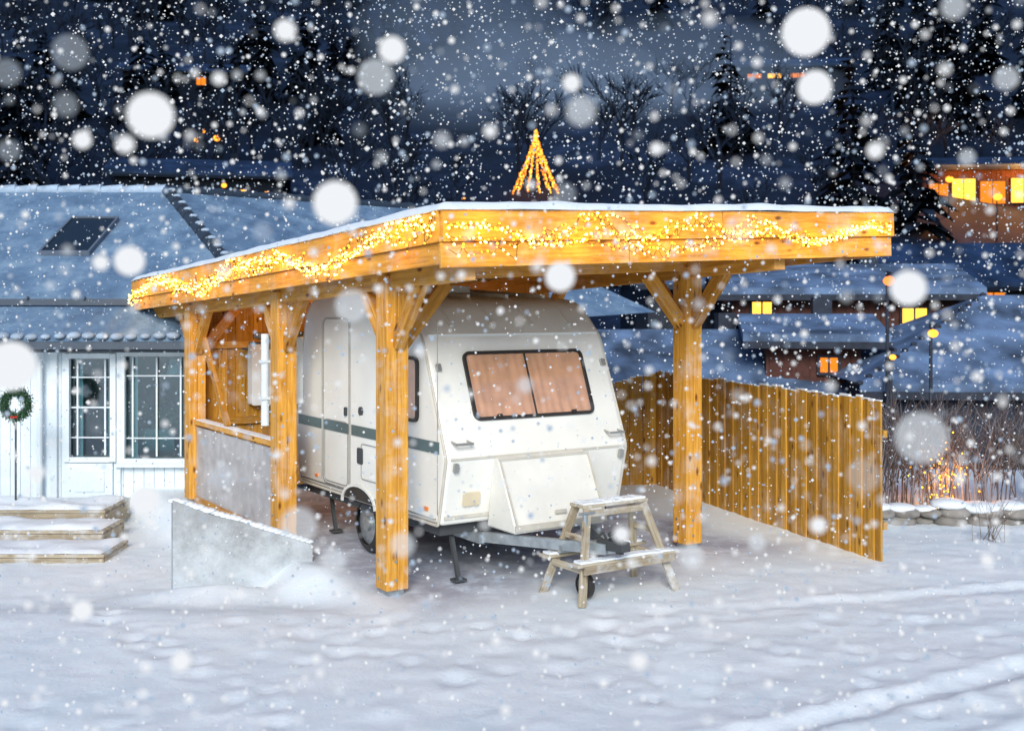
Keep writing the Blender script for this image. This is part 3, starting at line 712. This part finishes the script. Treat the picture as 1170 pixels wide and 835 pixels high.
house('hillside_house.002',(22.5,92,18.6),-4,9,6,3,4.0,M_walld,M_rs2,[(-3,2.2,1.1,.35,1),(-1.4,2.2,1.1,.35,0),(.4,2.2,1.1,.35,1)])
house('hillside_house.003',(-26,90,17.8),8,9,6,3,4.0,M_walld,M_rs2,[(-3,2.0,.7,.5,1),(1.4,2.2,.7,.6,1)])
for k,(dx,e_) in enumerate(((-3.6,120),(-.5,160),(2.6,160))):
    plamp((27.5+dx,58.7,9.7),e_*2.5,bpy.data.objects['hillside_house'],.2,(1,.36,.05))
    bpy.data.objects['warm_point_light' if False else bpy.context.scene.objects[-1].name].matrix_parent_inverse=Matrix.Identity(4)
HH=bpy.data.objects['hillside_house']
for o in sc.objects:
    if o.type=='LIGHT' and o.parent is HH:
        wl=Vector(o.location); inv=(Matrix.Translation(HH.location)@Matrix.Rotation(HH.rotation_euler.z,4,'Z')).inverted(); o.location=inv@wl

ct=empty('christmas_light_tree',(1.27,60,0)); w=MB(); zb_=H+128/F*60; zt2=H+200/F*60
w.cyl((0,0,gz(1.27,60)-.3),(0,0,zt2),.05,.03,n=6,mi=2)
for k in range(13):
    a=2*math.pi*k/13
    for i in range(52):
        f=i/51; r_=1.3*f**1.25; w.ball((r_*math.cos(a)+random.gauss(0,.03),r_*math.sin(a),zt2-f*(zt2-zb_)+random.gauss(0,.03)),.045,0 if random.random()<.3 else 1,1)
w.obj('light_strings',[emis('tree_glow',(1,.44,.05),4),emis('tree_glow2',(1,.28,.02),2.2),M_dark],ct)

def lamp(name,x,y_,Y,r,mat):
    p=px(x,y_,Y); e=empty(name,(p.x,p.y,0)); w=MB(); w.cyl((0,.1,gz(p.x,p.y)-.3),(0,.1,p.z+.15),.04,.03,n=8); w.beam((0,.1,p.z+.15),(0,-.15,p.z+.12),.05,.05); w.obj('pole',[M_walld],e)
    w=MB(); w.ball((0,0,p.z),r,0,2,.8); w.obj('lamp_head',[mat],e)
M_amber=emis('amber_lamp',(1,.33,.03),3.5); M_red2=emis('red_orange_lamp',(1,.20,.05),2.6)
i=0
for (x,y_,Y,r,mm) in((1016,321,20,.11,M_red2),(1066,381,19.3,.09,M_amber),(1020,408,19.3,.06,M_amber),(248,158,66,.22,M_amber),(225,160,66,.18,M_amber),(232,150,72,.14,M_amber),(344,228,50,.16,M_amber),(305,222,52,.16,M_amber),(404,192,70,.18,M_amber),(282,147,85,.22,M_amber),(640,168,75,.24,M_amber),(665,165,75,.2,M_amber),(1095,120,100,.2,M_amber),(120,128,100,.25,M_amber),(410,178,75,.14,M_amber),(350,235,50,.12,M_amber),(800,205,66,.14,M_amber),(530,228,60,.12,M_amber),(256,212,48,.12,M_amber),(1140,225,54,.22,M_amber),(1085,205,57,.2,M_amber),(960,212,60,.12,M_amber)):
    lamp('street_lamp' if i==0 else 'street_lamp.%03d'%i,x,y_,Y,r,mm); i+=1

# ---------------------------------------------------------------- trees on the hill
def conifer(w,p,h,wd):
    w.cyl(p,p+Vector((0,0,h)),h*.018,.01,n=5,mi=1)
    L=int(12+h*1.2); lean=Vector((random.gauss(0,.02),random.gauss(0,.02),0))
    for k in range(L):
        f=k/L; z=h*(.1+.9*f); r_=wd*(1-f)**.85*random.uniform(.75,1.15)+.08
        nb=int(6+6*(1-f))
        for j in range(nb):
            a=random.uniform(0,6.283); rr=r_*random.uniform(.45,1.2); t=Vector((math.cos(a),math.sin(a),0)); sd=Vector((-t.y,t.x,0))
            b0=p+Vector((0,0,z))+lean*z; tip=b0+t*rr+Vector((0,0,-rr*random.uniform(.2,.6))); m_=b0+t*rr*.55+Vector((0,0,-rr*.1)); ww=rr*.28
            w.add([b0,m_+sd*ww,tip,m_-sd*ww],[(0,1,2,3)],2 if random.random()<.15 else 0)
def bare(w,p,h):
    def br(p,d,L,r,dep):
        q=p+d*L; w.cyl(p,q,r,r*.6,n=4 if dep>2 else 3,mi=1 if random.random()<.7 else 2)
        if dep:
            for k in range(3 if dep>1 else 4):
                nd=(d+Vector((random.gauss(0,.45),random.gauss(0,.45),random.gauss(.12,.2)))).normalized(); br(p+d*L*random.uniform(.45,1),nd,L*random.uniform(.6,.9),max(.028,r*.6),dep-1)
    br(p,Vector((random.gauss(0,.05),0,1)).normalized(),h*.28,h*.018,4)
w=MB()
def clear(x,y):
    if abs(x-1.27)<3.5 and y<62: return False
    if abs(x-27.5*y/63)<7 and y<62: return False
    if abs(x-22*y/92)<5 and 70<y<92: return False
    if abs(x+16*y/58)<4 and y<57: return False
    return True
cnt=0
while cnt<470:
    y=random.uniform(42,170); x=random.uniform(-.60,.60)*y
    if not clear(x,y): continue
    cnt+=1
    dn=noise.noise(Vector((x*.03,y*.03,7)))
    p=Vector((x,y,gz(x,y)-.3))
    if dn+random.gauss(0,.2)>.33 and y>60: conifer(w,p,random.uniform(4,9),random.uniform(1.4,2.8))
    else: bare(w,p,random.uniform(4.5,8.5))
for (xx,Y,h) in((10,40,8),(975,56,9),(1045,54,8),(20,60,10),(835,66,8)):
    x=(xx-585)/F*Y; conifer(w,Vector((x,Y,gz(x,Y)-.3)),h,h*.24)
w.obj('distant_forest',[plain('forest_dark',(.010,.017,.030),.9,var=.5,scale=.5),plain('bark',(.024,.029,.044),.9),plain('forest_snowy',(.05,.075,.13),.9,var=.3,scale=.5)])
def volm(name,dens,col):
    m=bpy.data.materials.new(name); m.use_nodes=True; nt=m.node_tree; nt.nodes.clear()
    ab=N(nt,'ShaderNodeVolumeAbsorption',Density=dens); ab.inputs[0].default_value=(0,0,0,1)
    em=N(nt,'ShaderNodeEmission',Strength=dens); em.inputs[0].default_value=(*col,1)  # haze glows by itself, standing in for scattered dusk light
    ad=N(nt,'ShaderNodeAddShader'); nt.links.new(ab.outputs[0],ad.inputs[0]); nt.links.new(em.outputs[0],ad.inputs[1])
    o=N(nt,'ShaderNodeOutputMaterial'); nt.links.new(ad.outputs[0],o.inputs['Volume'])
    try: m.cycles.emission_sampling='NONE'
    except Exception: pass
    return m
w=MB(); w.box((0,119.5,35),(420,171,90)); w.obj('valley_mist',[volm('blue_mist_glow',.0165,(.054,.098,.225))])
M_sm=volm('pale_mist_glow',.03,(.18,.26,.40)); sm=empty('added_mist_glow')  # added emitting puffs that brighten the mist towards the middle
for k,(x,y,z,rx,rz_) in enumerate(((2,84,17,13,6),(-3,84,22,9,5),(12,84,19,12,5))):
    q=MB(); vs,fs=ICO[3]
    q.add([(x+p[0]*rx*(1+.25*noise.noise(Vector(p)*2+Vector((k,0,0)))),y+p[1]*9,z+p[2]*rz_*(1+.3*noise.noise(Vector(p)*2.5+Vector((0,k,0))))) for p in vs],fs)
    q.obj('mist_glow_puff_%d'%k,[M_sm],sm,smooth=180)

# ---------------------------------------------------------------- falling snow (one object)
def octa():
    v=np.array([(1,0,0),(-1,0,0),(0,1,0),(0,-1,0),(0,0,1),(0,0,-1)],float); f=np.array([(0,2,4),(2,1,4),(1,3,4),(3,0,4),(2,0,5),(1,2,5),(3,1,5),(0,3,5)]); return v,f
def scatter(cnt,y0,y1,rmin,rmax,mats,pw=3):
    u=rng.random(cnt); Yv=(y0**pw+u*(y1**pw-y0**pw))**(1/pw)
    Xv=(rng.random(cnt)-.5)*1.2*Yv; Zv=H+(rng.random(cnt)*.74-.40)*Yv
    Pp=np.stack([Xv,Yv,Zv],1)[Zv>0]; 
    rr=rmin+(rmax-rmin)*rng.random(len(Pp))**2
    return Pp,rr,rng.choice(mats[0],size=len(Pp),p=mats[1])
allv=[];allf=[];allm=[];off=0
def emit(Pp,rr,mm,shape):
    global off
    v,f=shape; v=np.array(v,float); f=np.array(f)
    vv=(Pp[:,None,:]+v[None]*rr[:,None,None]).reshape(-1,3); ff=(f[None]+(np.arange(len(Pp))*len(v))[:,None,None]).reshape(-1,3)+off
    allv.append(vv);allf.append(ff);allm.append(np.repeat(mm,len(f))); off+=len(vv)
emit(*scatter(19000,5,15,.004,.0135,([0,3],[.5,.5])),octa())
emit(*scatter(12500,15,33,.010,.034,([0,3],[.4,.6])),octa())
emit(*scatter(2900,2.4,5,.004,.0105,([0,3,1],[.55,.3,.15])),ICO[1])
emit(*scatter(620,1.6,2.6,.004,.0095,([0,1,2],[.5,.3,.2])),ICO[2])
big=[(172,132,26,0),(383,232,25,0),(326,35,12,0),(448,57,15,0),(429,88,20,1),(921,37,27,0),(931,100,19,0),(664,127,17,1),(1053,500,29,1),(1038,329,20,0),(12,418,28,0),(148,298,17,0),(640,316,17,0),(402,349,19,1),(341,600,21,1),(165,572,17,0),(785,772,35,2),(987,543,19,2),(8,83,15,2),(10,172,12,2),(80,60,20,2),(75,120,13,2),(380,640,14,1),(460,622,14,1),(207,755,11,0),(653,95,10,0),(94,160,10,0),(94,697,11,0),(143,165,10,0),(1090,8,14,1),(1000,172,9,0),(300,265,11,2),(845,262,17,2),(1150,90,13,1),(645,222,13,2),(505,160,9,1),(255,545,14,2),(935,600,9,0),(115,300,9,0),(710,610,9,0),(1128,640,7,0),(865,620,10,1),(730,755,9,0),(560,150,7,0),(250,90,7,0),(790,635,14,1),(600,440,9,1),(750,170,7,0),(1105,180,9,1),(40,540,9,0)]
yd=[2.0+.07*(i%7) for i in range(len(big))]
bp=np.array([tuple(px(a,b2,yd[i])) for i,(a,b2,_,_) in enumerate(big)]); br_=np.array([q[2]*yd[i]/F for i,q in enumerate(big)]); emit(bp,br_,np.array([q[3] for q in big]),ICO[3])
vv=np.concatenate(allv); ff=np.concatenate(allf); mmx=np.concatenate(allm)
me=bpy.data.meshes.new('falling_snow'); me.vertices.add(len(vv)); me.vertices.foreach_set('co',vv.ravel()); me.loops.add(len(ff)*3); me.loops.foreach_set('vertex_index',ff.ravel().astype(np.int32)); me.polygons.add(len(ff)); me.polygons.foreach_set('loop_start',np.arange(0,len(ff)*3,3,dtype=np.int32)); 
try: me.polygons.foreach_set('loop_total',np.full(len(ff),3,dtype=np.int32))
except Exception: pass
for m in(glow_flake('snowflake_bright',1),glow_flake('snowflake_soft',.5,(.85,.92,1)),glow_flake('snowflake_faint',.24,(.75,.86,1)),glow_flake('snowflake_dim',1,(.46,.58,.74))): me.materials.append(m)
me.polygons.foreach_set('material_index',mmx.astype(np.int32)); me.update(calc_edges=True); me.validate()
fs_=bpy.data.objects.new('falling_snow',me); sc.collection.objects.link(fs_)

# ---------------------------------------------------------------- light
wd=bpy.data.worlds.new('World'); sc.world=wd; wd.use_nodes=True; nt=wd.node_tree; bg=nt.nodes['Background']
sk=nt.nodes.new('ShaderNodeTexSky'); sk.sky_type='NISHITA'; sk.sun_disc=False; 
EL=math.radians(27); AZ=math.radians(182)
sk.sun_elevation=EL; sk.sun_rotation=AZ
mx=nt.nodes.new('ShaderNodeMix'); mx.data_type='RGBA'; mx.blend_type='MULTIPLY'; mx.inputs[0].default_value=1; nt.links.new(sk.outputs[0],mx.inputs[6]); mx.inputs[7].default_value=(.62,.80,1.0,1)
nt.links.new(mx.outputs[2],bg.inputs[0]); bg.inputs[1].default_value=.13
sd=bpy.data.lights.new('sun','SUN'); sd.energy=3.15; sd.angle=math.radians(25); sd.color=(1,.96,.89)
so=bpy.data.objects.new('sun',sd); sc.collection.objects.link(so)
dv=Vector((math.sin(AZ)*math.cos(EL),math.cos(AZ)*math.cos(EL),math.sin(EL))); so.rotation_euler=dv.to_track_quat('Z','Y').to_euler()
cam=bpy.data.cameras.new('camera'); co_=bpy.data.objects.new('camera',cam); sc.collection.objects.link(co_); sc.camera=co_
co_.location=(0,0,H); co_.rotation_euler=(math.radians(90),0,0); cam.sensor_width=36; cam.lens=36*F/1170; cam.shift_y=-67.5/1170; cam.clip_end=1000; cam.clip_start=.05
cam.dof.use_dof=True; cam.dof.focus_distance=10.8; cam.dof.aperture_fstop=1.8
